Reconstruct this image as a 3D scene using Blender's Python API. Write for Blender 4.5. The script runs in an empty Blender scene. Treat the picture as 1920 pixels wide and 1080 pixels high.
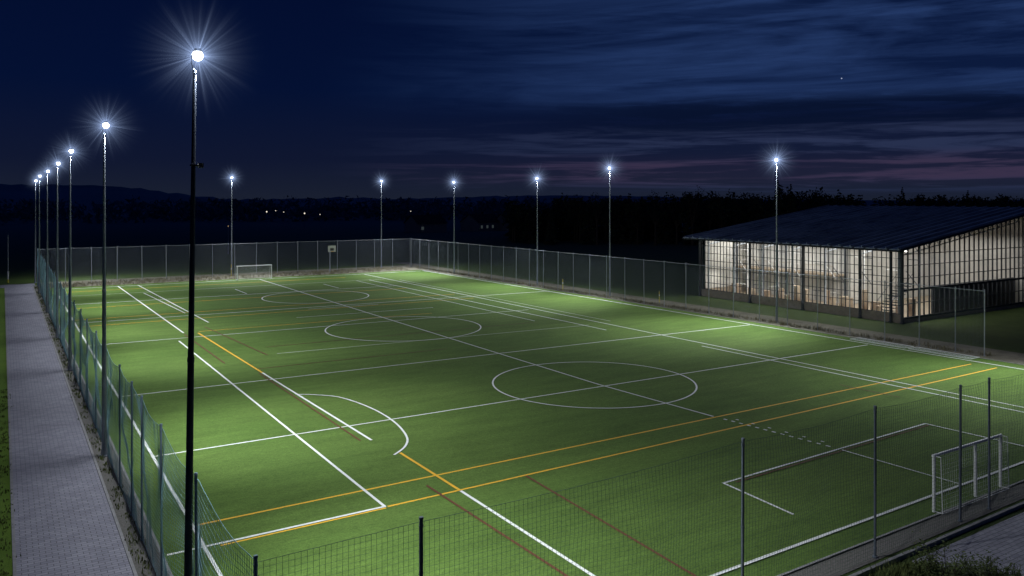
import bpy, math, random
from mathutils import Vector, noise
random.seed(7)
S = bpy.context.scene
COL = S.collection
pi = math.pi

# ------------------------------------------------------------------ helpers
class MB:
    def __init__(s): s.v=[]; s.f=[]; s.sm=[]
    def face(s, pts, smooth=False):
        b=len(s.v); s.v += [tuple(p) for p in pts]; s.f.append(tuple(range(b,b+len(pts)))); s.sm.append(smooth)
    def box(s,x0,x1,y0,y1,z0,z1):
        b=len(s.v)
        s.v += [(x0,y0,z0),(x1,y0,z0),(x1,y1,z0),(x0,y1,z0),(x0,y0,z1),(x1,y0,z1),(x1,y1,z1),(x0,y1,z1)]
        for q in [(0,3,2,1),(4,5,6,7),(0,1,5,4),(1,2,6,5),(2,3,7,6),(3,0,4,7)]:
            s.f.append(tuple(b+i for i in q)); s.sm.append(False)
    def tube(s,p,q,r0,r1=None,n=10,caps=True,smooth=True):
        if r1 is None: r1=r0
        p=Vector(p); q=Vector(q); d=(q-p).normalized()
        a=Vector((0,0,1)) if abs(d.z)<.9 else Vector((1,0,0))
        u=d.cross(a).normalized(); w=d.cross(u)
        b=len(s.v); ring=[]
        for c,r in ((p,r0),(q,r1)):
            for i in range(n):
                t=2*pi*i/n; ring.append(tuple(c+u*(r*math.cos(t))+w*(r*math.sin(t))))
        s.v+=ring
        for i in range(n):
            j=(i+1)%n; s.f.append((b+i,b+j,b+n+j,b+n+i)); s.sm.append(smooth)
        if caps:   # caps on their own vertices so the side normals stay radial
            s.face(ring[:n][::-1]); s.face(ring[n:])
    def poly_tube(s,pts,r,n=3):
        b=len(s.v); m=len(pts)
        for k,p in enumerate(pts):
            p=Vector(p); d=(Vector(pts[min(k+1,m-1)])-Vector(pts[max(k-1,0)])).normalized()
            a=Vector((0,0,1)) if abs(d.z)<.9 else Vector((1,0,0))
            u=d.cross(a).normalized(); w=d.cross(u)
            for i in range(n):
                t=2*pi*i/n; s.v.append(tuple(p+u*(r*math.cos(t))+w*(r*math.sin(t))))
        for k in range(m-1):
            for i in range(n):
                j=(i+1)%n; s.f.append((b+k*n+i,b+k*n+j,b+(k+1)*n+j,b+(k+1)*n+i)); s.sm.append(True)
    def sphere(s,c,r,nu=16,nv=10,sx=1,sy=1,sz=1,zmin=-1):
        b=len(s.v)
        for j in range(nv+1):
            ph=-pi/2+pi*j/nv
            for i in range(nu):
                t=2*pi*i/nu
                s.v.append((c[0]+r*sx*math.cos(ph)*math.cos(t),c[1]+r*sy*math.cos(ph)*math.sin(t),c[2]+r*sz*max(zmin,math.sin(ph))))
        for j in range(nv):
            for i in range(nu):
                k=(i+1)%nu; s.f.append((b+j*nu+i,b+j*nu+k,b+(j+1)*nu+k,b+(j+1)*nu+i)); s.sm.append(True)
    def obj(s,name,mat,parent=None,origin=(0,0,0),loc=(0,0,0)):
        me=bpy.data.meshes.new(name)
        o=origin
        me.from_pydata([(v[0]-o[0],v[1]-o[1],v[2]-o[2]) for v in s.v],[],s.f)
        me.polygons.foreach_set("use_smooth",s.sm)
        me.materials.append(mat); me.update()
        ob=bpy.data.objects.new(name,me); COL.objects.link(ob)
        if parent is not None: ob.parent=parent; ob.location=loc
        else: ob.location=loc if loc!=(0,0,0) else o
        return ob

def empty(name,loc,label,cat,group=None):
    e=bpy.data.objects.new(name,None); e.location=loc; e.empty_display_size=.5; COL.objects.link(e)
    e["label"]=label; e["category"]=cat
    if group: e["group"]=group
    return e
def tag(o,label=None,cat=None,group=None,kind=None):
    if label: o["label"]=label
    if cat: o["category"]=cat
    if group: o["group"]=group
    if kind: o["kind"]=kind
    return o

# ------------------------------------------------------------------ materials
def mat(name):
    m=bpy.data.materials.new(name); m.use_nodes=True
    nt=m.node_tree; return m,nt,nt.nodes,nt.links,nt.nodes["Principled BSDF"]
def worldpos(nt,scale=(1,1,1)):
    g=nt.nodes.new("ShaderNodeNewGeometry"); mp=nt.nodes.new("ShaderNodeMapping")
    mp.inputs["Scale"].default_value=scale; nt.links.new(g.outputs["Position"],mp.inputs[0]); return mp.outputs[0]
def nz(nt,vec,scale,detail=4,rough=.6):
    n=nt.nodes.new("ShaderNodeTexNoise"); n.inputs["Scale"].default_value=scale
    n.inputs["Detail"].default_value=detail; n.inputs["Roughness"].default_value=rough
    nt.links.new(vec,n.inputs["Vector"]); return n.outputs["Fac"]
def ramp(nt,fac,stops):
    r=nt.nodes.new("ShaderNodeValToRGB"); e=r.color_ramp.elements
    while len(e)<len(stops): e.new(.5)
    for k,(p,c) in enumerate(stops):
        e[k].position=p; e[k].color=(*c,1) if len(c)==3 else c
    nt.links.new(fac,r.inputs[0]); return r.outputs[0]
def mix(nt,a,b,fac,mode="MIX"):
    m=nt.nodes.new("ShaderNodeMix"); m.data_type="RGBA"; m.blend_type=mode
    for s,i in ((a,6),(b,7)):
        if isinstance(s,tuple): m.inputs[i].default_value=(*s,1)
        else: nt.links.new(s,m.inputs[i])
    if isinstance(fac,(int,float)): m.inputs[0].default_value=fac
    else: nt.links.new(fac,m.inputs[0])
    return m.outputs[2]
def math_n(nt,op,a,b=None,c=None,clamp=False):
    m=nt.nodes.new("ShaderNodeMath"); m.operation=op; m.use_clamp=clamp
    for i,s in enumerate((a,b,c)):
        if s is None: continue
        if isinstance(s,(int,float)): m.inputs[i].default_value=s
        else: nt.links.new(s,m.inputs[i])
    return m.outputs[0]
def bump(nt,bsdf,h,strength=.3,dist=.02):
    b=nt.nodes.new("ShaderNodeBump"); b.inputs["Strength"].default_value=strength; b.inputs["Distance"].default_value=dist
    nt.links.new(h,b.inputs["Height"]); nt.links.new(b.outputs[0],bsdf.inputs["Normal"])
def simple(name,c1,c2,scale=3,rough=.7,metal=0,bs=.2,spec=.5):
    m,nt,N,L,b=mat(name); v=worldpos(nt)
    f=nz(nt,v,scale,5); L.new(ramp(nt,f,[(.3,c1),(.7,c2)]),b.inputs["Base Color"])
    b.inputs["Roughness"].default_value=rough; b.inputs["Metallic"].default_value=metal
    b.inputs["Specular IOR Level"].default_value=spec
    if bs: bump(nt,b,nz(nt,v,scale*6,3),bs,.01)
    return m

def turf():
    m,nt,N,L,b=mat("artificial_turf"); v=worldpos(nt)
    big=nz(nt,v,.07,3); mid=nz(nt,worldpos(nt,(.35,1.3,1)),.8,5); fine=nz(nt,v,16,5,.8); grain=nz(nt,worldpos(nt,(1.6,3.2,1)),2.2,6,.75)
    c=ramp(nt,big,[(.3,(.110,.196,.042)),(.7,(.146,.234,.055))])
    c2=ramp(nt,mid,[(.3,(.66,.66,.66)),(.7,(1.12,1.12,1.1))])
    c3=ramp(nt,fine,[(.28,(.35,.37,.35)),(.72,(1.45,1.42,1.35))])
    c4=ramp(nt,grain,[(.3,(.58,.60,.58)),(.7,(1.24,1.22,1.18))])
    c=mix(nt,c,c2,.65,"MULTIPLY"); c=mix(nt,c,c3,.75,"MULTIPLY"); c=mix(nt,c,c4,.65,"MULTIPLY")
    sep=N.new("ShaderNodeSeparateXYZ"); L.new(worldpos(nt),sep.inputs[0])
    fr=math_n(nt,"FRACT",math_n(nt,"MULTIPLY",sep.outputs[1],.25))
    seam=math_n(nt,"LESS_THAN",fr,.018)
    alt=math_n(nt,"LESS_THAN",math_n(nt,"FRACT",math_n(nt,"MULTIPLY",sep.outputs[1],.125)),.5)
    c=mix(nt,c,(.7,.75,.7),math_n(nt,"MULTIPLY",seam,.35),"MULTIPLY")
    c=mix(nt,c,(.90,.92,.90),math_n(nt,"MULTIPLY",alt,.6),"MULTIPLY")
    L.new(c,b.inputs["Base Color"]); b.inputs["Roughness"].default_value=.9
    b.inputs["Specular IOR Level"].default_value=.15
    bump(nt,b,fine,.8,.03); return m
M_turf=turf()
def paint(name,c,wear=.3):
    m,nt,N,L,b=mat(name); v=worldpos(nt)
    f=nz(nt,v,9,6,.75); L.new(mix(nt,c,(.10,.18,.04),ramp(nt,f,[(.5,(0,0,0)),(.9,(wear*2,)*3)])),b.inputs["Base Color"])
    b.inputs["Roughness"].default_value=.8; return m
M_white=paint("white_line_fibre",(.82,.84,.82)); M_orange=paint("orange_line_fibre",(.85,.46,.03)); M_red=paint("dark_red_line_fibre",(.12,.038,.016),.1)
M_faint=paint("worn_white_line_fibre",(.50,.56,.45),.35)

def grass_mat(name,c1,c2,haze=False):
    m,nt,N,L,b=mat(name); v=worldpos(nt)
    f=nz(nt,v,.5,6,.7); g=nz(nt,v,18,4,.8)
    c=ramp(nt,f,[(.3,c1),(.7,c2)]); c=mix(nt,c,ramp(nt,g,[(.3,(.4,.4,.4)),(.7,(1.3,1.3,1.2))]),.8,"MULTIPLY")
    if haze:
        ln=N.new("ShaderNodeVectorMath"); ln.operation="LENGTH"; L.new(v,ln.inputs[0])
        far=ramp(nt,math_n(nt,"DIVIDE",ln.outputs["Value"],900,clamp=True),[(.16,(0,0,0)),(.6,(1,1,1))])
        c=mix(nt,c,(.26,.32,.32),far)  # distance haze painted into the ground colour
    L.new(c,b.inputs["Base Color"]); b.inputs["Roughness"].default_value=.95; bump(nt,b,g,1,.06); return m
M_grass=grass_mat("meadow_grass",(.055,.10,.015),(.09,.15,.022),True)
M_vergelit=grass_mat("lamplit_verge_grass",(.13,.25,.02),(.20,.33,.035))  # brighter grass colour in place of lamp spill beside the path
M_strip=grass_mat("dry_weedy_verge",(.15,.14,.10),(.32,.29,.23))
def pavers():
    m,nt,N,L,b=mat("concrete_pavers"); v=worldpos(nt)
    br=N.new("ShaderNodeTexBrick"); L.new(v,br.inputs["Vector"])
    br.inputs["Color1"].default_value=(.31,.305,.37,1); br.inputs["Color2"].default_value=(.41,.40,.47,1); br.inputs["Mortar"].default_value=(.13,.128,.15,1)
    br.inputs["Scale"].default_value=1; br.inputs["Mortar Size"].default_value=.012; br.inputs["Brick Width"].default_value=.36; br.inputs["Row Height"].default_value=.18
    st=nz(nt,v,.5,6,.75); c=mix(nt,br.outputs["Color"],ramp(nt,st,[(.35,(.74,.74,.75)),(.65,(1.08,1.08,1.08))]),.7,"MULTIPLY")
    sp=nz(nt,v,30,3,.8); c=mix(nt,c,ramp(nt,sp,[(.3,(.7,.7,.7)),(.7,(1.15,1.15,1.15))]),.6,"MULTIPLY")
    L.new(c,b.inputs["Base Color"]); b.inputs["Roughness"].default_value=.75
    bump(nt,b,math_n(nt,"SUBTRACT",nz(nt,v,25,3),br.outputs["Fac"]),.3,.01); return m
M_pave=pavers()
M_gravel=simple("gravel",(.09,.085,.075),(.20,.19,.175),12,.9,0,.8)
M_kerb=simple("kerb_concrete",(.24,.235,.24),(.36,.35,.36),4,.8)
M_steel=simple("galvanised_steel",(.22,.24,.29),(.30,.33,.38),5,.8,0,0,.1)
M_steeld=simple("dark_steel",(.035,.042,.058),(.05,.058,.078),5,.85,0,0,.1)  # dark steel; on the first mast the darker colour stands in for shade
M_post=simple("fence_post_steel",(.16,.22,.29),(.23,.30,.38),6,.8,0,.1,.1)
M_postn=simple("dark_fence_post_steel",(.10,.12,.15),(.15,.17,.21),6,.7,0,.1,.2)
M_post2=simple("bright_fence_post_steel",(.30,.33,.37),(.42,.45,.50),6,.6,.1,.1)
M_netg=simple("dark_green_netting",(.02,.05,.035),(.045,.085,.065),2,.8,0,0)
M_nett=simple("teal_netting",(.22,.40,.47),(.30,.50,.58),2,.8,0,0)
M_wire=simple("galvanised_mesh_wire",(.34,.40,.49),(.46,.52,.62),2,.6,.1,0)
M_whitepaint=simple("white_goal_paint",(.80,.80,.80),(.87,.87,.87),4,.4,0,.05)
M_goalnet=simple("white_goal_net_cord",(.65,.67,.68),(.8,.8,.8),3,.8,0,0)
M_black=simple("black_housing",(.02,.02,.022),(.04,.04,.045),5,.5)
M_dark=simple("dark_painted_steel_frame",(.015,.02,.028),(.035,.04,.05),4,.5,.3,.05)
M_yellow=simple("yellow_marker_paint",(.6,.5,.05),(.7,.6,.1),4,.6)
M_leafdark=simple("dark_conifer_foliage",(.016,.026,.018),(.045,.06,.035),1.5,.9,0,0)
M_leaftint=simple("haze_tinted_foliage",(.14,.18,.18),(.24,.29,.28),.05,.9,0,0)  # lightened foliage colour stands in for night haze
M_bark=simple("bark",(.04,.03,.02),(.09,.07,.05),6,.9)
M_weed=simple("weed_foliage",(.04,.065,.012),(.13,.15,.035),5,.9,0,0)
def emis(name,c,s):
    m,nt,N,L,b=mat(name); b.inputs["Base Color"].default_value=(.8,.8,.8,1)
    b.inputs["Emission Color"].default_value=(*c,1); b.inputs["Emission Strength"].default_value=s; return m
M_led=emis("lit_led_lens",(.90,.95,1),16)
M_village=emis("distant_lamp_bulb",(1,.88,.72),1.3)
M_villageo=emis("distant_orange_bulb",(1,.6,.25),.8)
M_winlit=emis("lit_window",(.8,1,.8),.03)

# ------------------------------------------------------------------ ground & surfaces
def sheet(name,pts,z,m,kind="structure"):
    mb=MB(); mb.face([(p[0],p[1],z) for p in pts]); o=mb.obj(name,m); tag(o,kind=kind); return o
def rect(x0,x1,y0,y1): return [(x0,y0),(x1,y0),(x1,y1),(x0,y1)]
mb=MB(); R=5000
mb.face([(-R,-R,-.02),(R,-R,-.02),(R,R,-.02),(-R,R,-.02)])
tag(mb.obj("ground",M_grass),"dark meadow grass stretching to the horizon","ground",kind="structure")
o=sheet("verge",rect(-7,.3,-2,128.4),-.008,M_vergelit); tag(o,"short grass strip along the paved path, colour brightened for lamp spill","verge")
o=sheet("path",rect(.4,3.55,-2,128.5),.0,M_pave); tag(o,"grey paved footpath running beside the netted fence","path")
o=sheet("path",rect(-40,3.9,128.52,133),.0,M_pave); tag(o,"grey paved path branching off across the meadow","path")
o=sheet("gravel_strip",rect(3.65,4.6,14,130),.006,M_gravel); tag(o,"gravel strip under the netted fence","gravel")
mb=MB(); mb.box(3.55,3.65,-2,128.5,-.1,.06); tag(mb.obj("kerb",M_kerb),"concrete edging along the paved footpath","kerb",kind="structure")
mb=MB(); mb.box(.3,.4,-2,128.5,-.1,.04); tag(mb.obj("kerb",M_kerb),"concrete edging between path and meadow","kerb",kind="structure")
o=sheet("gravel_strip",[(4.6,15.9),(70,17.6),(70,18.6),(4.6,17.0)],.004,M_gravel); tag(o,"gravel strip along the short pitch edge","gravel")
o=sheet("verge",rect(4.6,62,123.6,134),.004,M_strip); tag(o,"dry weedy verge behind the pitch","verge")
o=sheet("verge",[(61.5,26),(64.3,26),(61.6,129),(59,129)],.002,M_strip); tag(o,"weedy verge under the mesh fence","verge")
o=sheet("path",[(64.6,10),(67.4,10),(64.6,140),(61.9,140)],.010,M_strip); tag(o,"pale gravel path behind the mesh fence","path")
o=sheet("pavement",[(20,7),(70,7),(70,16.9),(25.5,15.75)],.008,M_pave); tag(o,"grey paved area outside the pitch fence","pavement")
mb=MB(); 
for a,b_ in (((5,15.55),(70,17.25)),):
    d=Vector((b_[0]-a[0],b_[1]-a[1],0)).normalized(); n=Vector((-d.y,d.x,0))*.06
    A=Vector((*a,0));B=Vector((*b_,0)); q=[A-n,B-n,B+n,A+n]
    for k in range(4):
        p1=q[k];p2=q[(k+1)%4]; mb.face([(p1.x,p1.y,-.05),(p2.x,p2.y,-.05),(p2.x,p2.y,.12),(p1.x,p1.y,.12)])
    mb.face([(p.x,p.y,.12) for p in q])
tag(mb.obj("kerb",M_kerb),"concrete kerb outside the pitch fence","kerb",kind="structure")

mb=MB(); pts=[(4.6,17.0,.02),(62.4,18.3,.02),(61.2,80,.02),(59.3,123.6,.02),(4.6,124.6,.02)]
mb.face(pts); FIELD=mb.obj("sports_field",M_turf); tag(FIELD,"green artificial turf pitch with many painted lines","sports field",kind="structure")
mb=MB()
for k in range(5):
    p1=Vector(pts[k]);p2=Vector(pts[(k+1)%5])
    if k in (0,1,2,4):
        d=(p2-p1).normalized(); n=Vector((d.y,-d.x,0))*.09
        q=[p1,p2,p2+n,p1+n]
        mb.face([(p.x,p.y,.055) for p in q]); mb.face([(p1.x,p1.y,0),(p2.x,p2.y,0),(p2.x,p2.y,.055),(p1.x,p1.y,.055)])
tag(mb.obj("pitch_edging",M_kerb),"pale concrete edging around the turf","edging",kind="structure")

# markings
LZ=[.024]
B={"w":MB(),"o":MB(),"r":MB(),"f":MB()}
def line(k,pl,w=.10):
    z=LZ[0]; LZ[0]+=.0007; w*=1.12
    mbx=B[k]; n=len(pl); L=[];Rr=[]
    for i in range(n):
        a=Vector(pl[max(i-1,0)]); c=Vector(pl[min(i+1,n-1)]); d=(c-a).normalized(); m=Vector((-d.y,d.x))*(w/2)*(1+.35*max(0,min(1,(pl[i][1]-50)/50)))
        p=Vector(pl[i]); L.append(p+m); Rr.append(p-m)
    for i in range(n-1):
        mbx.face([(Rr[i].x,Rr[i].y,z),(Rr[i+1].x,Rr[i+1].y,z),(L[i+1].x,L[i+1].y,z),(L[i].x,L[i].y,z)])
def seg(k,x0,y0,x1,y1,w=.10,n=8): line(k,[(x0+(x1-x0)*i/n,y0+(y1-y0)*i/n) for i in range(n+1)],w)
def arc(k,cx,cy,r,a0,a1,w=.10,n=72): line(k,[(cx+r*math.cos(math.radians(a0+(a1-a0)*i/n)),cy+r*math.sin(math.radians(a0+(a1-a0)*i/n))) for i in range(n+1)],w)
def spline(k,P,w=.10):
    out=[]
    Q=[P[0]]+P+[P[-1]]
    for i in range(1,len(Q)-2):
        for t in range(8):
            t/=8; p0,p1,p2,p3=[Vector(q) for q in Q[i-1:i+3]]
            out.append(tuple(.5*((2*p1)+(p2-p0)*t+(2*p0-5*p1+4*p2-p3)*t*t+(3*p1-p0-3*p2+p3)*t**3)))
    out.append(P[-1]); line(k,out,w)
seg("o",6.0,31.4,59.4,32.2,.11); seg("o",12.7,29.35,59.6,30.5,.11)
seg("w",4.7,29.30,12.65,29.42,.12); seg("o",6.4,29.12,12.6,29.25,.09)
seg("w",5.9,40.8,60,40.9); seg("w",5.9,54.2,60,53.3); seg("f",18,62.8,47,61.3,.10)
seg("w",5.9,74.3,48,73.2,.09); seg("w",5.9,88.3,60,86.5,.11); seg("w",5.9,104,46,103,.11); seg("w",5.9,122.3,58.5,121.6,.14)
seg("f",5.9,113,48,112.4,.12)
seg("o",15,76.9,38,76.3,.09); seg("o",5.9,90.5,48,90,.11); seg("o",5.9,85.6,48,85.2,.10); seg("o",6,100,46,99.3,.11); seg("o",6,118,44,117.6,.12)
seg("r",15,57.9,30,57.6,.08); seg("r",18,66,44,65.4,.08)
seg("w",12.6,29.42,12.6,72.7,.11); seg("w",13.7,76.8,13.4,122.5,.11); seg("o",14.8,76.1,15.15,56.4,.12)
seg("w",15.15,56.4,15.5,37.8,.12); seg("r",14.93,56.4,15.0,38,.09); seg("w",16.9,82,15.9,122.6,.10); seg("w",16.2,90,15.2,112,.08)
seg("r",17.2,62.5,16.0,79.5,.09); seg("r",13.7,61,13.6,76,.09)
seg("o",15.87,35.2,15.9,29.35,.12); seg("w",15.9,29.3,15.87,18.6,.12); seg("r",15.0,30.6,15.2,18.6,.10); seg("r",19.15,29.4,18.6,18.6,.10)
spline("w",[(15.2,49.1),(16.4,48.1),(17.3,46.7),(17.85,43.5),(17.8,40.3),(17.25,37.5),(16.5,36.0),(15.5,35.05)],.10)
seg("w",32.3,121.9,32.5,41.3,.10); seg("w",32.5,41.3,33.05,31.9,.10)
arc("w",32.6,42,6.55,0,360); arc("w",31.5,69,7.1,0,360,.10); arc("w",32.4,96.5,6.3,0,360,.10)
seg("w",59.0,121.9,60.1,60,.13); seg("w",60.1,60,60.6,19.4,.12)
seg("w",5.9,122.3,5.95,54,.10); seg("w",5.97,54,5.85,18.1,.11)
seg("w",48.4,121,48.9,54,.10); seg("w",48.9,54,49.6,19,.11); seg("w",48.0,47.6,48.4,22,.11); seg("w",46.5,58,45.6,112,.10); seg("f",50.2,62,49.5,110,.09)
seg("w",44.0,66,43.6,112,.08)
seg("w",25.6,24.2,41.5,24.9); seg("r",26.2,24.0,41.4,24.65,.08); seg("w",25.65,24.2,25.35,20.4); seg("w",41.5,24.9,41.8,19); seg("w",33.8,24.4,33.95,18.8,.08)
seg("w",5,18.1,60.6,19.4,.12); seg("r",45.5,33,45.7,29,.08)
seg("w",26,104,26,110,.08); seg("w",38,104,38,110,.08); seg("w",25,80.5,40,80,.08); seg("w",28,86,36,85.8,.08)
for i in range(13):
    t=i/12; y=31.2-6*t; x=33.1+.6*t
    seg("w",x,y,x+.02,y-.22,.11,1)
    if i%2: seg("w",x+.45,y+.1,x+.47,y-.08,.09,1)
for k,nm,mm in (("w","white_marking",M_white),("o","orange_marking",M_orange),("r","dark_red_marking",M_red),("f","worn_white_marking",M_faint)):
    B[k].obj(nm,mm,FIELD)

for k,(y0,y1) in enumerate(((33.0,37.9),(38.2,43.1))):
    E=empty("goal_frame",(60.8,y0,.06),"white training goal lying face down on the turf","training goal","training goals lying beside the touchline")
    w=y1-y0; f=MB()
    for x in (0,1.25): f.tube((x,0,.04),(x,w,.04),.025,.025,8)
    for y in (0,w): f.tube((0,y,.04),(1.25,y,.04),.025,.025,8)
    f.obj("frame",M_whitepaint,E); f=MB()
    for i in range(1,12): f.poly_tube([(0,i*w/12,.06),(.62,i*w/12,.02),(1.25,i*w/12,.06)],.012,4)
    for i in range(1,5): f.poly_tube([(1.25*i/5,0,.05),(1.25*i/5,w/2,.02),(1.25*i/5,w,.05)],.008,4)
    f.obj("net",M_goalnet,E)

# ------------------------------------------------------------------ fences
def fence(name,A,Bp,posts,H,cell,wr,net_m,post_m,label,pr=.05,sag=.15,bulge=.12,cat="fence",seed=0,rail=False):
    A=Vector((*A,0)); Bp=Vector((*Bp,0)); L=(Bp-A).length; d=(Bp-A)/L; n=Vector((-d.y,d.x,0))
    E=empty(name,A,label,cat)
    pm=MB(); pm.tube((0,0,-.2),(0,0,H+.05),pr,pr,10); pm.tube((0,0,H+.05),(0,0,H+.1),pr*1.3,pr*1.1,10); pm.tube((0,0,0),(0,0,.06),pr*2,pr*1.8,10)
    for z in (.3,H*.5,H-.12): pm.tube((0,0,z),(0,0,z+.05),pr*1.25,pr*1.25,10)
    first=None
    for s in posts:
        if first is None:
            first=pm.obj("post",post_m,E,loc=tuple(d*s)); 
        else:
            c=first.copy(); COL.objects.link(c); c.parent=E; c.location=d*s; c.rotation_euler=(random.uniform(-.006,.006),random.uniform(-.006,.006),0)
    if rail:
        r=MB(); r.tube(d*posts[0]+Vector((0,0,H-.03)),d*max(posts)+Vector((0,0,H-.03)),.022,.022,8); r.obj("top_rail",post_m,E)
    ps=sorted(posts)
    def T(s):
        for a,b in zip(ps[:-1],ps[1:]):
            if a<=s<=b: return (s-a)/(b-a),(b-a)
        return 0,1
    def P(s,fz):
        t,w=T(s); k=math.sin(pi*t)
        top=H-sag*k*min(1,w/5)
        z=.04+(top-.04)*fz
        off=bulge*k*math.sin(pi*fz)*noise.noise(Vector((s*.35,fz*2,seed)))*2+.03*noise.noise(Vector((s*2,fz*6,seed+5)))
        return d*s+n*off+Vector((0,0,z))
    nm=MB(); s=0
    while s<=L:
        nm.poly_tube([P(s,i/5) for i in range(6)],wr,3); s+=cell
    k=int(H/cell); st=max(.6,cell*3)
    ns=int(L/st)+1
    for i in range(k+1):
        nm.poly_tube([P(min(L,j*L/ns),i/k) for j in range(ns+1)],wr if 0<i<k else wr*1.8,3)
    nm.obj("net",net_m,E)
    return E
H=4.98
yl=[16.0,21.6,26.9,31.1,33.7,37.4]+[42.6+5*i for i in range(17)]+[129.9]
fence("netted_fence",(4.17,15.95),(4.17,129.95),[y-15.95 for y in yl if y>=16],H,.13,.0048,M_nett,M_post,"tall teal netted fence on steel posts beside the path",.036,.25,.35,seed=1)
nx=[3.55,13.95,20.55,26.0,28.15,33.5,39]
fence("netted_fence",(4.17,15.9),(44,17.2),nx,H,.125,.0038,M_netg,M_postn,"tall dark green ball net on steel posts along the pitch end",.043,.10,.2,seed=2)
A=(63.3,33.3); Bq=(60.5,129.5); Lr=math.hypot(A[0]-Bq[0],A[1]-Bq[1])
fence("mesh_fence",A,Bq,[0,2.2,5.1]+[8.1+ i*(Lr-8.1)/27 for i in range(28)],H,.1,.0024,M_wire,M_post2,"long galvanised mesh fence along the pitch side",.038,.03,.03,seed=3,rail=True)
fence("mesh_fence",(4.25,130.1),(60.4,129.6),[i*56.1/17 for i in range(18)],H,.1,.0022,M_wire,M_post2,"galvanised mesh fence behind the far goal",.038,.03,.03,seed=4,rail=True)

# ------------------------------------------------------------------ floodlight masts
def make_mast(Hm,pm):
    E=empty("floodlight_mast",(0,0,0),"tall slim steel floodlight mast, lamp lit","floodlight","floodlight masts around the pitch")
    p=MB(); p.tube((0,0,-.2),(0,0,Hm*.5),.108,.082,16); p.tube((0,0,Hm*.5),(0,0,Hm-.42),.077,.045,16)
    p.tube((0,0,0),(0,0,.05),.22,.22,16); p.tube((0,0,.05),(0,0,.35),.135,.12,16); p.tube((0,0,Hm*.5-.06),(0,0,Hm*.5+.06),.092,.088,16)
    p.box(.085,.13,-.06,.06,.8,1.25)
    p.obj("pole",pm,E)
    a=MB(); a.tube((0,0,Hm-.46),(0,0,Hm-.38),.055,.05,12); a.poly_tube([(-.02,0,Hm-.4),(-.08,0,Hm-.2),(-.06,0,Hm),(.05,0,Hm+.13)],.018,8)
    a.obj("bracket",M_steeld,E)
    f=MB()
    f.tube((.07,0,.10),(.07,0,.14),.13,.11,20); f.tube((.07,0,.14),(.07,0,.17),.08,.06,16)
    for i in range(5): f.box(.0,.14,-.08+i*.04-.005,-.08+i*.04+.005,.139,.18)
    F=f.obj("floodlight",M_black,E,loc=(0,0,Hm)); F.rotation_euler=(0,math.radians(-3),0)
    l=MB(); l.sphere((.07,0,.0),.135,20,14,1,1,1,-1); l.obj("lens",M_led,F)
    return E
masts=[(4.04,22.2,15.7,0),(4.04,42.2,15.4,0),(4.04,64.5,15.3,0),(4.04,80.0,15.0,0),(4.04,98.4,14.85,0),(4.0,118.5,14.8,0),(4.04,133.7,14.5,0),
 (63.45,53.0,15.7,pi),(63.0,77.9,15.7,pi),(62.6,93.2,14.75,pi),(61.3,115.1,14.6,pi),(55.8,131.6,15.0,-pi/2),(30.6,131.6,15.25,-pi/2),(63.6,27.5,15.7,pi)]
POW=[6900,6400,5800,5200,5200,5200,3500,7800,6700,6300,6500,6500,6500,6800]
def glow_mat():  # added self-lit volume with rays, imitating glare around each lamp
    m=bpy.data.materials.new("lamp_glow"); m.use_nodes=True; nt=m.node_tree; N=nt.nodes; L=nt.links; N.clear()
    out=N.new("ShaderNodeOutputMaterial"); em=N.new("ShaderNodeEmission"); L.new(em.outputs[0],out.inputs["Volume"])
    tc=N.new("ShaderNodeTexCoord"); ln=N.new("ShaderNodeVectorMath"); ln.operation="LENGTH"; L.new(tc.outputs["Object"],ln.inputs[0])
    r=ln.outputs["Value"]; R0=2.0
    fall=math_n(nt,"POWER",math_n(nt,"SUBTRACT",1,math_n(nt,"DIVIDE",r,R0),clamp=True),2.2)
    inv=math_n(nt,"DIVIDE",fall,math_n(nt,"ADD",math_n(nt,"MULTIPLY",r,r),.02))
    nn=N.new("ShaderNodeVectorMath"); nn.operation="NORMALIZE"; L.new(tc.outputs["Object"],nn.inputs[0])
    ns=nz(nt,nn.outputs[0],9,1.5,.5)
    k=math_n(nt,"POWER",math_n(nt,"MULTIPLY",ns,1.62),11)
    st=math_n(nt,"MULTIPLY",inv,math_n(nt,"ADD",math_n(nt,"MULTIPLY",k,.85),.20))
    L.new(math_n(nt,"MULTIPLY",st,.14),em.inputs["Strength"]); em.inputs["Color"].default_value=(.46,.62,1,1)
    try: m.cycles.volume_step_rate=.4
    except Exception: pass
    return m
M_glow=glow_mat()
hz=MB(); hz.sphere((0,0,0),2.0,20,12); hz_me=None
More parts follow.
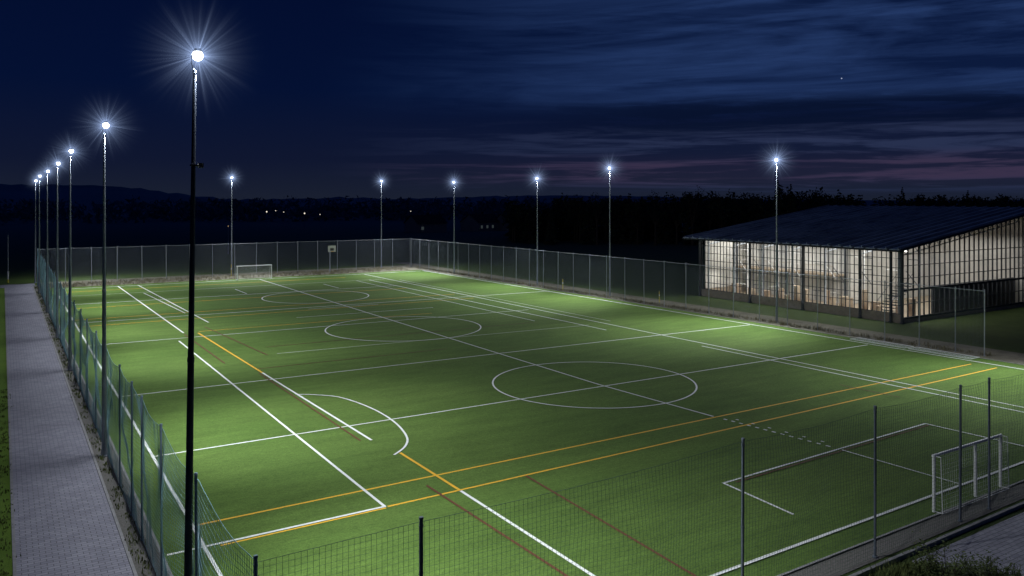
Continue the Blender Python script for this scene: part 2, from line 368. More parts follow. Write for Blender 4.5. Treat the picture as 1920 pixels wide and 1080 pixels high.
for i,((x,y,h,rz),P) in enumerate(zip(masts,POW)):
    E=make_mast(h,M_steeld if i==0 else M_steel); E.location=(x,y,0); E.rotation_euler=(0,0,rz)
    if i==0:
        E["label"]="tall dark floodlight mast by the path carrying a spare unlit lamp"
        E.rotation_euler=(0,math.radians(.7),rz)
        a=MB(); a.tube((.07,0,12.85),(.16,0,12.88),.025,.02,8); a.box(.12,.24,-.07,.07,12.8,12.92)
        a.box(-.07,.11,-.1,.1,12.84,12.88); a.obj("spare_lamp",M_black,E)
    d=Vector((math.cos(rz),math.sin(rz),0))
    src=Vector((x,y,h-.24))+d*(.10 if i else .285)
    for (ang,bl,pw,dist) in ((150,.8,P*.80,12 if i!=13 else 20),(70,1.0,P*2.3,9)):
        ld=bpy.data.lights.new("floodlight_source","SPOT"); ld.energy=pw; ld.color=(.90,.955,1.0)
        ld.spot_size=math.radians(ang); ld.spot_blend=bl; ld.shadow_soft_size=.10
        lo=bpy.data.objects.new("light_source",ld); COL.objects.link(lo)
        lo.location=src; aim=Vector((x,y,0))+d*dist
        lo.rotation_euler=(aim-src).to_track_quat('-Z','Y').to_euler()
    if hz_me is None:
        ho=hz.obj("lamp_glow",M_glow); hz_me=ho
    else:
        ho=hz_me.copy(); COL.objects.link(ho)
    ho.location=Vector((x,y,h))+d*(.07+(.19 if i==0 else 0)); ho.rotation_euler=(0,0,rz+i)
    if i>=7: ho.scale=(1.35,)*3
    tag(ho,"added glow sphere with rays around a lit floodlight","mist",kind="stuff")

# ------------------------------------------------------------------ goals, hoop, markers
def goal(loc,w,h,dep,label,mid=True,flip=1,r=.05,c=.12):
    E=empty("football_goal",loc,label,"goal")
    f=MB()
    f.tube((0,0,0),(0,0,h),r,r,12); f.tube((w,0,0),(w,0,h),r,r,12); f.tube((-r,0,h),(w+r,0,h),r,r,12)
    if mid: f.tube((w*.60,-.01,0),(w*.60,-.01,h-.05),r,r,12)
    f.obj("frame",M_whitepaint,E)
    s=MB(); rr=.016; D=-dep*flip
    for x in (0,w):
        s.tube((x,0,h),(x,D*.8,h),rr,rr,8); s.tube((x,D*.8,h),(x,D,.03),rr,rr,8)
        s.tube((x,0,.03),(x,D,.03),rr,rr,8)
    s.tube((0,D,.03),(w,D,.03),rr,rr,8)
    s.obj("support",M_whitepaint,E)
    n=MB()
    k=int(w/c)
    for i in range(k+1):
        x=i*w/k; n.poly_tube([(x,0,h),(x,D*.8,h-.02),(x,D*.9,h*.5-.03),(x,D,.03)],.004)
    nj=int(h/c)
    for j in range(nj):
        t=j/(nj-1)
        yy=D*.8+(D*.2)*t; zz=h*(1-t)+.03*t
        n.poly_tube([(w*q/8,yy,zz) for q in range(9)],.004)
    for x in (0,w):
        for j in range(1,nj):
            z=h*j/nj; n.poly_tube([(x,0,z),(x,D*(1-.2*j/nj),z)],.003)
    n.obj("net",M_goalnet,E); return E
g=goal((30.15,17.75,.03),4.95,2.14,.34,"white portable goal with net by the netted fence",True,1,.06,.15); g.rotation_euler=(0,0,math.radians(.8))
goal((29.3,122.6,.03),5,2.0,-1.0*-1,"small white goal at the far pitch end",False,-1,.06)
E=empty("basketball_hoop",(45,127.2,0),"basketball hoop with white backboard on a steel post","basketball hoop")
b=MB(); b.tube((0,0,0),(0,0,3.6),.08,.07,10); b.tube((0,0,3.5),(0,-.9,3.9),.05,.05,8); b.obj("post",M_steel,E)
M_board=simple("grey_backboard_paint",(.4,.4,.36),(.5,.5,.46),4,.5,0,.05)
b=MB(); b.box(-.65,.65,-.95,-.91,3.4,4.4); b.obj("backboard",M_board,E)
b=MB(); b.box(-.3,.3,-.965,-.952,3.6,4.0); b.obj("target_frame",M_black,E)
b=MB(); b.poly_tube([(.23*math.cos(t*pi/8),-1.2+.23*math.sin(t*pi/8),3.45) for t in range(17)],.02,6); b.obj("hoop",M_orange,E)
def marker(loc,h,label,m=M_yellow,r=.05):
    E=empty("marker_post",loc,label,"marker post"); b=MB(); b.tube((0,0,0),(0,0,h*.8),r,r,8); b.tube((0,0,h*.8),(0,0,h),r*1.05,r*.6,8); b.obj("stake",m,E)
    c=MB(); c.tube((0,0,h*.55),(0,0,h*.7),r*1.12,r*1.12,8); c.obj("band",M_whitepaint,E); return E
marker((62.1,86.5,0),1.5,"short yellow marker post beside the mesh fence"); marker((29.9,128.9,0),1.9,"yellow marker post by the far mesh fence")
marker((64.3,70.5,0),1.3,"short yellow marker post beside the gravel path")
E=empty("flag_pole",(.75,136,0),"thin pale pole with white and yellow base in the meadow","pole")
b=MB(); b.tube((0,0,1.6),(0,0,6.9),.05,.035,8); b.obj("shaft",M_post2,E); b=MB(); b.tube((0,0,.5),(0,0,1.6),.11,.11,10); b.obj("sleeve",M_whitepaint,E); b=MB(); b.tube((0,0,0),(0,0,.5),.13,.12,10); b.obj("base",M_yellow,E)

# ------------------------------------------------------------------ sports hall
X0,X1,Y0,Y1=73.2,97.0,46.3,72.6
O=(X0,Y0,0)
HALL=empty("sports_hall",O,"long glazed sports hall with sloping dark roof, lit inside","building")
def zr(x): return 7.0+.135*(x-71.2)
M_roof,nt,N,L,bb=mat("dark_metal_roof")
v=worldpos(nt); sp=N.new("ShaderNodeSeparateXYZ"); L.new(v,sp.inputs[0])
fr=math_n(nt,"FRACT",math_n(nt,"MULTIPLY",sp.outputs[1],.8)); rib=math_n(nt,"LESS_THAN",fr,.22)
c=ramp(nt,nz(nt,worldpos(nt,(.25,.5,1)),.8,6,.7),[(.35,(.14,.18,.24)),(.65,(.38,.46,.56))]); c=mix(nt,c,(.02,.03,.04),rib)
L.new(c,bb.inputs["Base Color"]); bb.inputs["Roughness"].default_value=.5; bb.inputs["Metallic"].default_value=.1
M_int=simple("pale_interior_panelling",(.50,.49,.46),(.72,.70,.66),.6,.8,0,.1)
M_plinth=simple("sandstone_plinth",(.26,.21,.16),(.40,.33,.25),3,.9)
M_floor=simple("hall_floor",(.32,.25,.18),(.42,.34,.25),2,.5)
def stripe_mat(name,c1,c2,freq,axis=1,gap=.08,gapc=(.2,.2,.19)):
    m,nt,N,L,b=mat(name); v=worldpos(nt); s=N.new("ShaderNodeSeparateXYZ"); L.new(v,s.inputs[0])
    cell=math_n(nt,"FLOOR",math_n(nt,"MULTIPLY",s.outputs[axis],freq))
    wn=N.new("ShaderNodeTexWhiteNoise"); wn.noise_dimensions="1D"; L.new(cell,wn.inputs["W"])
    c=ramp(nt,wn.outputs["Value"],[(0,c1),(1,c2)])
    gr=math_n(nt,"LESS_THAN",math_n(nt,"FRACT",math_n(nt,"MULTIPLY",s.outputs[axis],freq)),gap)
    c=mix(nt,c,gapc,gr); c=mix(nt,c,ramp(nt,nz(nt,v,1.6,6,.7),[(.35,(.65,.65,.65)),(.6,(1,1,1))]),.6,"MULTIPLY")
    L.new(c,b.inputs["Base Color"]); b.inputs["Roughness"].default_value=.8; return m,b,c,nt
M_stripe,_,_,_=stripe_mat("interior_slatted_wall",(.40,.40,.40),(.74,.73,.70),1.2,1,.08,(.2,.2,.2))
M_poly,pb,pc,pnt=stripe_mat("translucent_cladding",(.22,.25,.29),(.38,.42,.47),1.2,0)
tr=pnt.nodes.new("ShaderNodeBsdfTranslucent"); pnt.links.new(pc,tr.inputs[0]); ms=pnt.nodes.new("ShaderNodeMixShader"); ms.inputs[0].default_value=.3
pnt.links.new(pb.outputs[0],ms.inputs[1]); pnt.links.new(tr.outputs[0],ms.inputs[2])
tp=pnt.nodes.new("ShaderNodeBsdfTransparent"); ms2=pnt.nodes.new("ShaderNodeMixShader"); ms2.inputs[0].default_value=.7
pnt.links.new(ms.outputs[0],ms2.inputs[1]); pnt.links.new(tp.outputs[0],ms2.inputs[2]); pnt.links.new(ms2.outputs[0],pnt.nodes["Material Output"].inputs[0])
M_glass=bpy.data.materials.new("window_glass"); M_glass.use_nodes=True; nt=M_glass.node_tree; nt.nodes.clear()
o_=nt.nodes.new("ShaderNodeOutputMaterial"); t_=nt.nodes.new("ShaderNodeBsdfTransparent"); t_.inputs[0].default_value=(.92,.94,.94,1); g_=nt.nodes.new("ShaderNodeBsdfGlossy"); g_.inputs["Roughness"].default_value=.03
m_=nt.nodes.new("ShaderNodeMixShader"); m_.inputs[0].default_value=.06; nt.links.new(t_.outputs[0],m_.inputs[1]); nt.links.new(g_.outputs[0],m_.inputs[2]); nt.links.new(m_.outputs[0],o_.inputs[0])
M_lampstrip=emis("lit_ceiling_lamp",(1,.96,.90),6)
def part(mb_,nm,m): return mb_.obj(nm,m,HALL,origin=O)
r=MB(); ya,yb=Y0-1.2,Y1+1.2; xa,xb=71.2,99.0
def slab(r,xa,xb,ya,yb,za,zb,th):
    P=[(xa,ya,za),(xb,ya,zb),(xb,yb,zb),(xa,yb,za)]; Q=[(p[0],p[1],p[2]+th) for p in P]
    r.face(P[::-1]); r.face(Q)
    for k in range(4):
        j=(k+1)%4; r.face([P[k],P[j],Q[j],Q[k]])
slab(r,xa,xb,ya,yb,zr(xa),zr(xb),.22)
for i in range(23):
    y=ya+.3+i*(yb-ya-.6)/22; slab(r,xa+.05,xb-.05,y-.04,y+.04,zr(xa+.05)+.222,zr(xb-.05)+.222,.14)
part(r,"roof",M_roof)
r=MB(); r.tube((xa-.08,ya,zr(xa)+.05),(xa-.08,yb,zr(xa)+.05),.09,.09,8); part(r,"gutter",M_dark)
r=MB(); r.box(X0-.05,X0+.25,Y0,Y1,-.1,.85); r.box(X0+.25,X1,Y1-.3,Y1,-.1,.85); r.box(X0+.26,X1,Y0,Y0+.25,-.1,.4); part(r,"plinth",M_plinth)
r=MB(); r.box(X0+.26,X1-.3,Y0+.26,Y1-.31,-.05,.12); part(r,"floor",M_floor)
r=MB(); r.box(X1-.3,X1,Y0,Y1,0,zr(X1-.3)-.02); r.face([(X0+.3,Y1-.2,.9),(X1-.35,Y1-.2,.9),(X1-.35,Y1-.2,zr(X1-.35)),(X0+.3,Y1-.2,zr(X0+.3))]); part(r,"wall",M_int)
r=MB(); r.box(80.5,80.8,57.5,Y1-.5,.13,zr(80.5)-.1); part(r,"partition",M_stripe)
r=MB(); r.box(80.8,X1-.4,57.2,57.49,.13,7.6); part(r,"partition",M_int)
r=MB(); r.box(78.2,80.4,57.6,Y1-.6,3.3,3.5)
for i in range(25): 
    y=57.7+i*.58; r.tube((78.25,y,3.5),(78.25,y,4.45),.015,.015,6)
r.tube((78.25,57.7,4.45),(78.25,71.6,4.45),.03,.03,6); part(r,"gallery",M_plinth)
for i in range(14):
    y=47.6+i*1.85+random.uniform(-.25,.25); t=MB(); x=random.choice((76.4,77.0,78.0))
    t.box(x-.05,x+.05,y-.05,y+.05,.13,zr(x)-.15)
    for z in (1.6,3.0,4.6,5.8):
        if random.random()<.75: t.box(x-.03,x+.03,y+.05,y+random.uniform(.8,1.7),z-.03,z+.03)
    if random.random()<.6: t.tube((x,y,3.0),(x,y+1.5,4.6),.035,.035,6)
    part(t,"interior_frame",M_whitepaint if i%2 else M_steeld)
for i in range(7):
    y=Y0+.6+i*(Y1-Y0-1.2)/6
    t=MB(); t.box(X0+.45,X0+.65,y-.08,y+.08,.12,zr(X0+.45)-.05)
    for j in range(12):
        xx=X0+.8+j*1.9; t.tube((xx,y,zr(xx)-.1),(xx+.95,y,zr(xx+.95)-.95),.04,.04,6); t.tube((xx+.95,y,zr(xx+.95)-.95),(xx+1.9,y,zr(xx+1.9)-.1),.04,.04,6)
    t.tube((X0+.8,y,zr(X0+.8)-.98),(X1-.6,y,zr(X1-.6)-.98),.06,.06,6)
    part(t,"truss",M_post2)
Mcab=simple("cabinet_wood",(.16,.09,.05),(.5,.43,.33),.7,.7)
for i in range(20):
    r=MB(); y=47.3+i*1.23+random.uniform(-.3,.3); x=random.uniform(74.6,77.2); w=random.uniform(.3,.9); hh=random.uniform(.9,2.5)
    r.box(x,x+.5,y,y+w,.125,.125+hh); r.box(x-.02,x-.001,y+.05,y+w*.5-.01,.25,.125+hh-.1); r.box(x-.02,x-.001,y+w*.5+.01,y+w-.05,.25,.125+hh-.1)
    part(r,"cabinet",Mcab)
r=MB()
for i in range(12): r.box(77+i*.35,77.35+i*.35,50,51.6,.13+i*.26,.2+i*.26)
r.tube((77,50,1.1),(81.2,50,4.2),.03,.03,6); r.tube((77,51.6,1.1),(81.2,51.6,4.2),.03,.03,6); part(r,"stair",M_dark)
fr=MB(); n=52
for i in range(n+1):
    y=Y0+.05+i*(Y1-Y0-.1)/n; w=.022 if i%2 else .034
    fr.box(X0-.05,X0+.03,y-w,y+w,.85,zr(X0)-.02)
for z in (.88,1.7,2.6,3.5,4.4,5.3,6.2,6.95): fr.box(X0-.04,X0+.025,Y0+.02,Y1-.02,z-.028,z+.028)
part(fr,"window_frame",M_dark)
for y in (Y0-.22,Y0+.95,Y0+4.3,Y0+11.2,Y0+18.5,Y1+.1):
    c_=MB(); c_.box(X0-.34,X0-.10,y-.09,y+.09,0,zr(X0-.36)-.02); c_.box(X0-.40,X0-.06,y-.15,y+.15,-.01,.12); part(c_,"column",M_dark)
gl=MB(); gl.face([(X0+.02,Y0+.05,.85),(X0+.02,Y1-.05,.85),(X0+.02,Y1-.05,zr(X0)-.03),(X0+.02,Y0+.05,zr(X0)-.03)]); part(gl,"window_pane",M_glass)
fr=MB(); n=26
for i in range(n+1):
    x=X0+.12+i*(X1-X0-.3)/n; fr.box(x-.035,x+.035,Y0-.08,Y0+.06,.4,zr(x-.045)-.03)
for z in (.45,3.15,): fr.box(X0+.02,X1-.02,Y0-.1,Y0+.05,z-.1,z+.1)
for z in (1.8,4.3,5.5,6.6): fr.box(X0+.02,X1-.02,Y0-.07,Y0+.04,z-.035,z+.035)
for i in range(20):
    xx=X0+i*(X1-X0)/20; slab(fr,xx,xx+(X1-X0)/20,Y0-.09,Y0+.05,zr(xx)-.25,zr(xx+1.19)-.25,.18)
part(fr,"window_frame",M_dark)
pl=MB(); pl.face([(X0+.05,Y0+.02,3.2),(X1-.05,Y0+.02,3.2),(X1-.05,Y0+.02,zr(X1)-.05),(X0+.05,Y0+.02,zr(X0)-.05)]); part(pl,"translucent_cladding",M_poly)
gl=MB(); gl.face([(X0+.05,Y0+.02,.4),(X1-.05,Y0+.02,.4),(X1-.05,Y0+.02,3.1),(X0+.05,Y0+.02,3.1)]); part(gl,"window_pane",M_glass)
r=MB(); r.box(80.5,X1-.4,Y0+1.2,Y0+1.4,.13,3.1); part(r,"dark_screen",M_dark)
for i in range(5):
    x=77.5; y=49+i*5
    l=MB(); l.box(x-.1,x+.1,y-.6,y+.6,zr(x)-1.25,zr(x)-1.17); part(l,"ceiling_lamp",M_lampstrip)
for (x,y,z,e,sx,sy) in ((76.4,64.5,6.9,900,4.8,16),(78.0,51.2,6.9,900,8,8),(89.5,51.5,7.8,620,12,9),(75.0,60,3.0,340,1.4,24)):
    ld=bpy.data.lights.new("hall_lighting","AREA"); ld.shape="RECTANGLE"; ld.size=sx; ld.size_y=sy; ld.energy=e; ld.color=(1,.965,.905)
    lo=bpy.data.objects.new("light_source",ld); COL.objects.link(lo); lo.location=(x,y,z)

# ------------------------------------------------------------------ woods, hills, village
def conifer(cr,tk,x,y,h,w,rg,dense=1):
    tk.tube((x,y,-.2),(x,y,h*.95),.02*h,.01,6)
    nl=int(h*1.5*dense)
    lean=(rg.uniform(-.02,.02),rg.uniform(-.02,.02))
    for i in range(nl):
        t=i/nl; z=h*(.08+.92*t); rad=w*(1-t)**.8*rg.uniform(.7,1.15)+.12
        cx=x+lean[0]*z; cy=y+lean[1]*z
        nb=8 if t<.7 else 5
        for k in range(nb):
            a=rg.uniform(0,2*pi); rr=rad*rg.uniform(.55,1.1); dz=-rr*rg.uniform(.15,.45)
            ex,ey=cx+rr*math.cos(a),cy+rr*math.sin(a)
            sw=rr*.28; px,py=-math.sin(a)*sw,math.cos(a)*sw
            mx,my,mz=(cx+ex)/2,(cy+ey)/2,z+dz*.35
            cr.face([(cx,cy,z+.15),(mx+px,my+py,mz),(ex,ey,z+dz),(mx-px,my-py,mz-.05)])
            cr.face([(cx,cy,z+.1),(mx,my,mz+.15),(ex,ey,z+dz),(mx,my,mz-.35-.1*rr)])
def broadleaf(cr,tk,x,y,h,w,rg,s0=.12,s1=.32,nn=90):
    tk.tube((x,y,-.2),(x,y,h*.5),.025*h,.014*h,7)
    cl=[]
    for k in range(9):
        a=rg.uniform(0,2*pi); rr=w*rg.uniform(.2,.75); z=h*rg.uniform(.45,.92)
        c=(x+rr*math.cos(a),y+rr*math.sin(a),z); cl.append(c); tk.tube((x,y,h*.35),c,.008*h,.003*h,5)
    for c in cl:
        R_=w*rg.uniform(.3,.5)
        for k in range(nn):
            d=Vector((rg.gauss(0,1),rg.gauss(0,1),rg.gauss(0,.8))).normalized()*R_*rg.uniform(.4,1.1)
            p=Vector(c)+d; s=rg.uniform(s0,s1)
            cr.face([p+Vector((rg.uniform(-s,s),rg.uniform(-s,s),rg.uniform(-s,s))) for _ in range(3)])
rg=random.Random(3)
cr=MB(); tk=MB()
for i in range(430):
    t=rg.random(); dep=rg.uniform(0,45)
    x=112+t*150+dep*.5; y=178-t*95+dep*.85
    h=11.6+2.6*noise.noise(Vector((t*11,0,1)))+rg.uniform(-1.6,1.3)+(1.0 if .2<t<.5 else 0)+.02*dep-1.6*(1 if t<.08 else 0)
    if i%2: conifer(cr,tk,x,y,h,h*.28,rg,.8)
    else: broadleaf(cr,tk,x,y,h*.98,h*.32,rg,.3,.75,34)
W=cr.obj("woodland",M_leafdark); tag(W,"dark mixed wood beyond the sports hall","woodland",kind="stuff")
tk.obj("trunks",M_bark,W)
trees=[(150,152,15.2),(166.5,139,17.0),(168.8,136.6,16.0),(141,156,14.4),(192,121,15.2),(205,112,14.4),(130,166,13.8)]
for i,(x,y,h) in enumerate(trees):
    c=MB(); t=MB(); E=empty("conifer_tree" if i%3 else "broadleaf_tree",(x,y,0),"tall dark tree standing above the wood's edge","tree","trees above the wood edge")
    (conifer(c,t,0,0,h,h*.2,rg,1.4) if i%3 else broadleaf(c,t,0,0,h,h*.24,rg))
    c.obj("crown",M_leafdark,E); t.obj("trunk",M_bark,E)
cr=MB()
for i in range(600):
    az=math.radians(rg.uniform(-34,16)); d=rg.uniform(430,600); yaw=math.radians(32.1)+az
    x=d*math.sin(yaw); y=d*math.cos(yaw); h=rg.uniform(6,12.5)
    for k in range(18):
        p=Vector((x+rg.gauss(0,3),y+rg.gauss(0,3),rg.uniform(0,h))); s=2.0
        cr.face([p+Vector((rg.uniform(-s,s),rg.uniform(-s,s),rg.uniform(-s,s))) for _ in range(3)])
tag(cr.obj("distant_wood",M_leaftint),"far hedgerows and copses on the plain, haze tinted into their colour","woodland",kind="stuff")
hm=simple("hill_woodland",(.30,.34,.34),(.42,.46,.46),.01,1,0,0)  # pale hill colour carries the aerial haze
def hill(name,R0,R1,R2,a0,a1,prof,amp):
    m=MB(); n=220; rows=[]
    for i in range(n+1):
        az=a0+(a1-a0)*i/n; yaw=math.radians(32.1+az); z=prof(az)+amp*(noise.noise(Vector((az*1.2,R1*.01,0)))+.5*noise.noise(Vector((az*6,R1*.01,3))))
        rows.append([(r_*math.sin(yaw),r_*math.cos(yaw),max(-3,zz)) for r_,zz in ((R0,-2),((R0+R1)/2,z*.6),(R1,z),(R2,-2))])
    for i in range(n):
        for k in range(3): m.face([rows[i][k],rows[i+1][k],rows[i+1][k+1],rows[i][k+1]],True)
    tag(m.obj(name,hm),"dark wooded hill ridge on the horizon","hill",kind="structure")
def ss(a,b,x): t=max(0,min(1,(x-a)/(b-a))); return t*t*(3-2*t)
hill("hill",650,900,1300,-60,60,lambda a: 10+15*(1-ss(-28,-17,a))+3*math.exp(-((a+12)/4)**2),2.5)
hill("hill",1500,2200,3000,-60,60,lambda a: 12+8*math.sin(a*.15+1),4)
for (px_,py_,o_c) in ((500,397,0),(517,395,0),(532,397.5,0),(571,400,0),(600,402,0),(770,396,0),(428,424,1)):
    d=9150/(py_-372); u=(px_-960)/1525
    x=d*(.5314+.8471*u); y=d*(.8471-.5314*u)
    E=empty("street_lamp",(x,y,0),"distant street lamp glowing in the dark village","street lamp","distant village street lamps")
    b=MB(); b.tube((0,0,0),(0,0,5.8),.08,.05,6); b.obj("pole",M_steel,E)
    b=MB(); b.sphere((0,0,6),(.30 if px_ in (500,571) else .17)*d/366,8,6); b.obj("bulb",M_villageo if o_c else M_village,E)
Mw=simple("house_render",(.2,.2,.2),(.3,.3,.28),.5,.9); Mr=simple("house_roof_tiles",(.04,.03,.03),(.08,.05,.04),1,.9)
for k,(x,y,w,l,rz,nw) in enumerate(((152,264,9,13,.3,3),(146,226,8,11,.9,2),(163,262,8,9,.3,2),(128,262,9,12,.1,1),(158,228,7,9,.5,2))):
    E=empty("house",(x,y,0),"small distant farmhouse with a few lit windows","house","distant village houses"); E.rotation_euler=(0,0,rz)
    b=MB(); b.box(-l/2,l/2,-w/2,w/2,0,3.2); b.face([(-l/2,-w/2,3.2),(-l/2,w/2,3.2),(-l/2,0,6)]); b.face([(l/2,-w/2,3.2),(l/2,0,6),(l/2,w/2,3.2)]); b.obj("wall",Mw,E)
    b=MB(); b.face([(-l/2-.4,-w/2-.4,3.1),(l/2+.4,-w/2-.4,3.1),(l/2+.4,0,6.15),(-l/2-.4,0,6.15)]); b.face([(-l/2-.4,w/2+.4,3.1),(-l/2-.4,0,6.15),(l/2+.4,0,6.15),(l/2+.4,w/2+.4,3.1)]); b.box(1,1.6,.4,1,5.3,7); b.obj("roof",Mr,E)
    for j in range(nw):
        b=MB(); xx=-l/2+1.5+j*3; b.box(xx,xx+1,-w/2-.03,-w/2-.01,1,2.1); b.obj("window",M_winlit,E)

# ------------------------------------------------------------------ weeds
def tufts(name,pts,label,hmin,hmax,nb,m,wk=1):
    mbx=MB()
    for (x,y) in pts:
        for k in range(nb):
            a=rg.uniform(0,2*pi); h=rg.uniform(hmin,hmax); l=h*rg.uniform(.2,.7); w=rg.uniform(.008,.025)*wk
            bx=x+rg.gauss(0,.1); by=y+rg.gauss(0,.1); dx,dy=math.cos(a),math.sin(a)
            p0=(bx-dy*w,by+dx*w,0);p1=(bx+dy*w,by-dx*w,0); m1=(bx+dx*l*.4+dy*w,by+dy*l*.4-dx*w,h*.65); m0=(bx+dx*l*.4-dy*w,by+dy*l*.4+dx*w,h*.65)
            mbx.face([p0,p1,m1,m0]); mbx.face([m0,m1,(bx+dx*l,by+dy*l,h)])
    tag(mbx.obj(name,m),label,"weeds",kind="stuff")
def hump(x,y): return math.exp(-((x-23.5)/2.4)**2)
P=[]
for i in range(1800):
    x=rg.uniform(17,26.5); y=rg.uniform(11.5,15.2)+.02*x
    if rg.random()<.2+.8*hump(x,y) and y<15.2-.9*max(0,x-24.3): P.append((x,y))
tufts("weeds",P,"dark overgrown weeds beside the pavement",.2,.7,16,M_weed)
def bush(loc,R_,Hh,nbr,label):
    E=empty("bush",loc,label,"bush"); lf=MB(); br_=MB()
    for k in range(nbr):
        a=rg.uniform(0,2*pi); rr=rg.uniform(.2,1)*R_; tip=Vector((rr*math.cos(a),rr*math.sin(a),rg.uniform(.4,1)*Hh)); br_.tube((0,0,0),tip,.02,.006,5)
        for j in range(110):
            t=rg.uniform(.35,1.08); p=tip*t+Vector((rg.gauss(0,.13),rg.gauss(0,.13),rg.gauss(0,.10))); s=rg.uniform(.03,.055)
            n1=Vector((rg.uniform(-1,1),rg.uniform(-1,1),rg.uniform(-.4,.6))).normalized(); n2=n1.cross(Vector((rg.uniform(-1,1),rg.uniform(-1,1),1))).normalized()
            lf.face([p-n1*s,p+n2*s*.5,p+n1*s,p-n2*s*.5])
    lf.obj("foliage",M_bush,E); br_.obj("branches",M_bark,E)
M_bush=simple("bush_leaves",(.05,.075,.015),(.13,.17,.04),4,.7,0,0)
bush((24.3,13.9,0),1.25,1.4,30,"leafy green bush beside the pavement"); bush((25.5,13.3,0),.8,1.0,18,"low leafy bush at the pavement corner")
o=sheet("verge",[(4.2,8),(24.6,8),(25.9,15.6),(5,15.35)],.012,M_grass); tag(o,"rough grass verge outside the netted fence","verge")
P=[(rg.uniform(5,58),rg.uniform(124,130.5)) for i in range(1300)]
P+=[(63.6-.029*(y-33)+rg.gauss(0,.25),y) for y in [rg.uniform(33,128) for _ in range(1100)]]
tufts("weeds",P,"dry weeds growing along the mesh fence",.1,.4,6,simple("dry_weed_blades",(.14,.13,.07),(.30,.27,.18),3,.9,0,0))
P=[(3.95+rg.gauss(0,.12),rg.uniform(15,128)) for _ in range(500)]
tufts("weeds",P,"small weeds in the gravel under the net",.04,.18,5,M_weed)
P=[(rg.uniform(-3,.3),rg.uniform(12,60)) for _ in range(1200)]
tufts("grass",P,"short lit grass beside the paved path",.03,.12,7,M_weed)

# ------------------------------------------------------------------ sky (world)
Wd=bpy.data.worlds.new("World"); S.world=Wd; Wd.use_nodes=True; nt=Wd.node_tree; N=nt.nodes; L=nt.links
bg=N["Background"]
tc=N.new("ShaderNodeTexCoord"); vec=tc.outputs["Generated"]
sp=N.new("ShaderNodeSeparateXYZ"); L.new(vec,sp.inputs[0]); z=sp.outputs[2]
dt=N.new("ShaderNodeVectorMath"); dt.operation="DOT_PRODUCT"; L.new(vec,dt.inputs[0]); dt.inputs[1].default_value=(.891,.454,0)
az=dt.outputs["Value"]
def mr(v,a,b,c=0,d=1,sm=True):
    m=N.new("ShaderNodeMapRange"); m.clamp=True
    if sm: m.interpolation_type="SMOOTHSTEP"
    L.new(v,m.inputs[0])
    for i,q in enumerate((a,b,c,d)): m.inputs[i+1].default_value=q
    return m.outputs[0]
base=ramp(nt,z,[(0,(.0100,.0140,.0290)),(.045,(.0050,.0084,.0285)),(.13,(.0013,.0055,.0315)),(.3,(.0007,.0037,.0255))])
A_=mr(az,.70,1.0); A2=mr(az,.72,.97)
def streak(rot,sc,scale,det,rgh,dist=0,loc=(0,0,0)):
    mp=N.new("ShaderNodeMapping"); mp.inputs["Rotation"].default_value=tuple(math.radians(q) for q in rot); mp.inputs["Scale"].default_value=sc; mp.inputs["Location"].default_value=loc; L.new(vec,mp.inputs[0])
    n=N.new("ShaderNodeTexNoise"); n.inputs["Scale"].default_value=scale; n.inputs["Detail"].default_value=det; n.inputs["Roughness"].default_value=rgh; n.inputs["Distortion"].default_value=dist
    L.new(mp.outputs[0],n.inputs["Vector"]); return n.outputs["Fac"]
n1=streak((15,12,0),(1.2,1.2,10),1.9,9,.55,.6,(2,0,1))
n1b=streak((15,12,0),(2.0,2.0,28),2.2,9,.68,.5,(4,2,0))
n2=streak((0,2.0,0),(2.0,2.0,38),1.9,9,.64,.6,(3,1,0))
band=math_n(nt,"MULTIPLY",mr(z,.090,.135),A_)
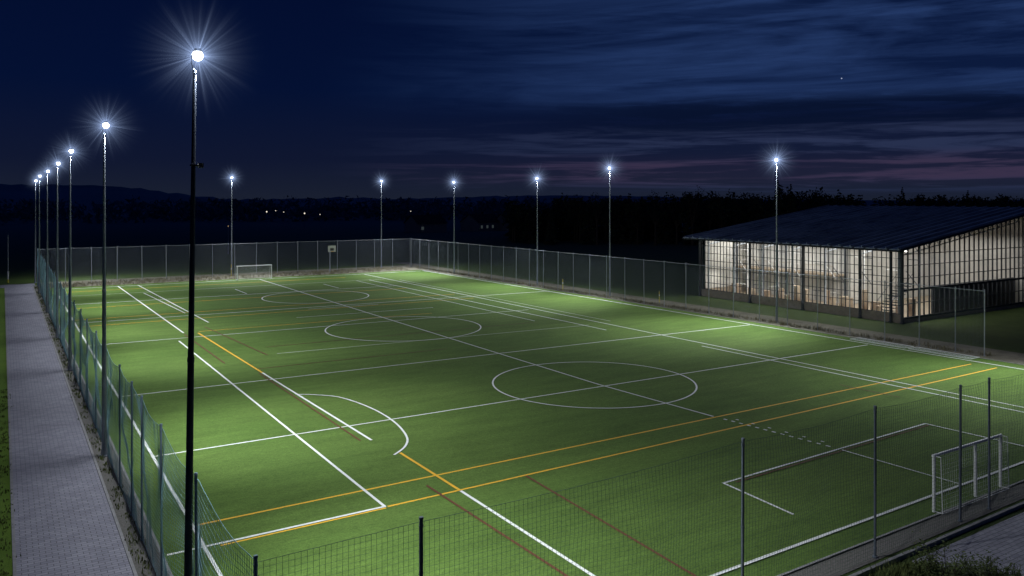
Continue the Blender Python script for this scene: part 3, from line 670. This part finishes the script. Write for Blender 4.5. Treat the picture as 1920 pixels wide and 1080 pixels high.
opn=math_n(nt,"ADD",math_n(nt,"MULTIPLY",mr(n1,.40,.56),.65),math_n(nt,"MULTIPLY",mr(n1b,.40,.60),.35))
f1=math_n(nt,"MULTIPLY",band,math_n(nt,"ADD",math_n(nt,"MULTIPLY",opn,.85),.15))
c=mix(nt,base,(.0170,.040,.128),f1)
low=math_n(nt,"MULTIPLY",math_n(nt,"MULTIPLY",mr(z,.0,.02),mr(z,.100,.072)),A_)
f2=math_n(nt,"MULTIPLY",low,math_n(nt,"ADD",math_n(nt,"MULTIPLY",mr(n2,.44,.60),.8),.1))
c=mix(nt,c,(.022,.032,.080),f2)
pk=math_n(nt,"MULTIPLY",math_n(nt,"MULTIPLY",mr(z,.010,.026),mr(z,.058,.038)),A2)
f3=math_n(nt,"MULTIPLY",pk,math_n(nt,"ADD",math_n(nt,"MULTIPLY",mr(n2,.43,.59),.55),.08))
c=mix(nt,c,(.050,.029,.060),f3)
bank=math_n(nt,"MULTIPLY",math_n(nt,"MULTIPLY",mr(z,.066,.088),mr(z,.125,.105)),math_n(nt,"MULTIPLY",mr(az,.84,.95),mr(n1b,.62,.48)))
c=mix(nt,c,(.0022,.0056,.022),math_n(nt,"MULTIPLY",bank,.7))
u=(1578-960)/1525; vz=(372-147)/1525
pd=Vector((.5314+.8471*u,.8471-.5314*u,vz)).normalized()
d2=N.new("ShaderNodeVectorMath"); d2.operation="DOT_PRODUCT"; L.new(vec,d2.inputs[0]); d2.inputs[1].default_value=pd
st=math_n(nt,"GREATER_THAN",d2.outputs["Value"],1-2.2e-7)
c=mix(nt,c,(.4,.45,.6),st)
L.new(c,bg.inputs[0]); bg.inputs[1].default_value=1.0

# ------------------------------------------------------------------ camera
cd=bpy.data.cameras.new("Camera"); co=bpy.data.objects.new("Camera",cd); COL.objects.link(co)
co.location=(0,0,12); co.rotation_euler=(math.radians(90),0,math.radians(-32.1))
cd.sensor_width=36; cd.lens=36*1525/1920; cd.shift_y=-168/1920; cd.clip_start=.1; cd.clip_end=12000
S.camera=co
S.view_settings.view_transform="Standard"; S.view_settings.look="None"; S.view_settings.exposure=0
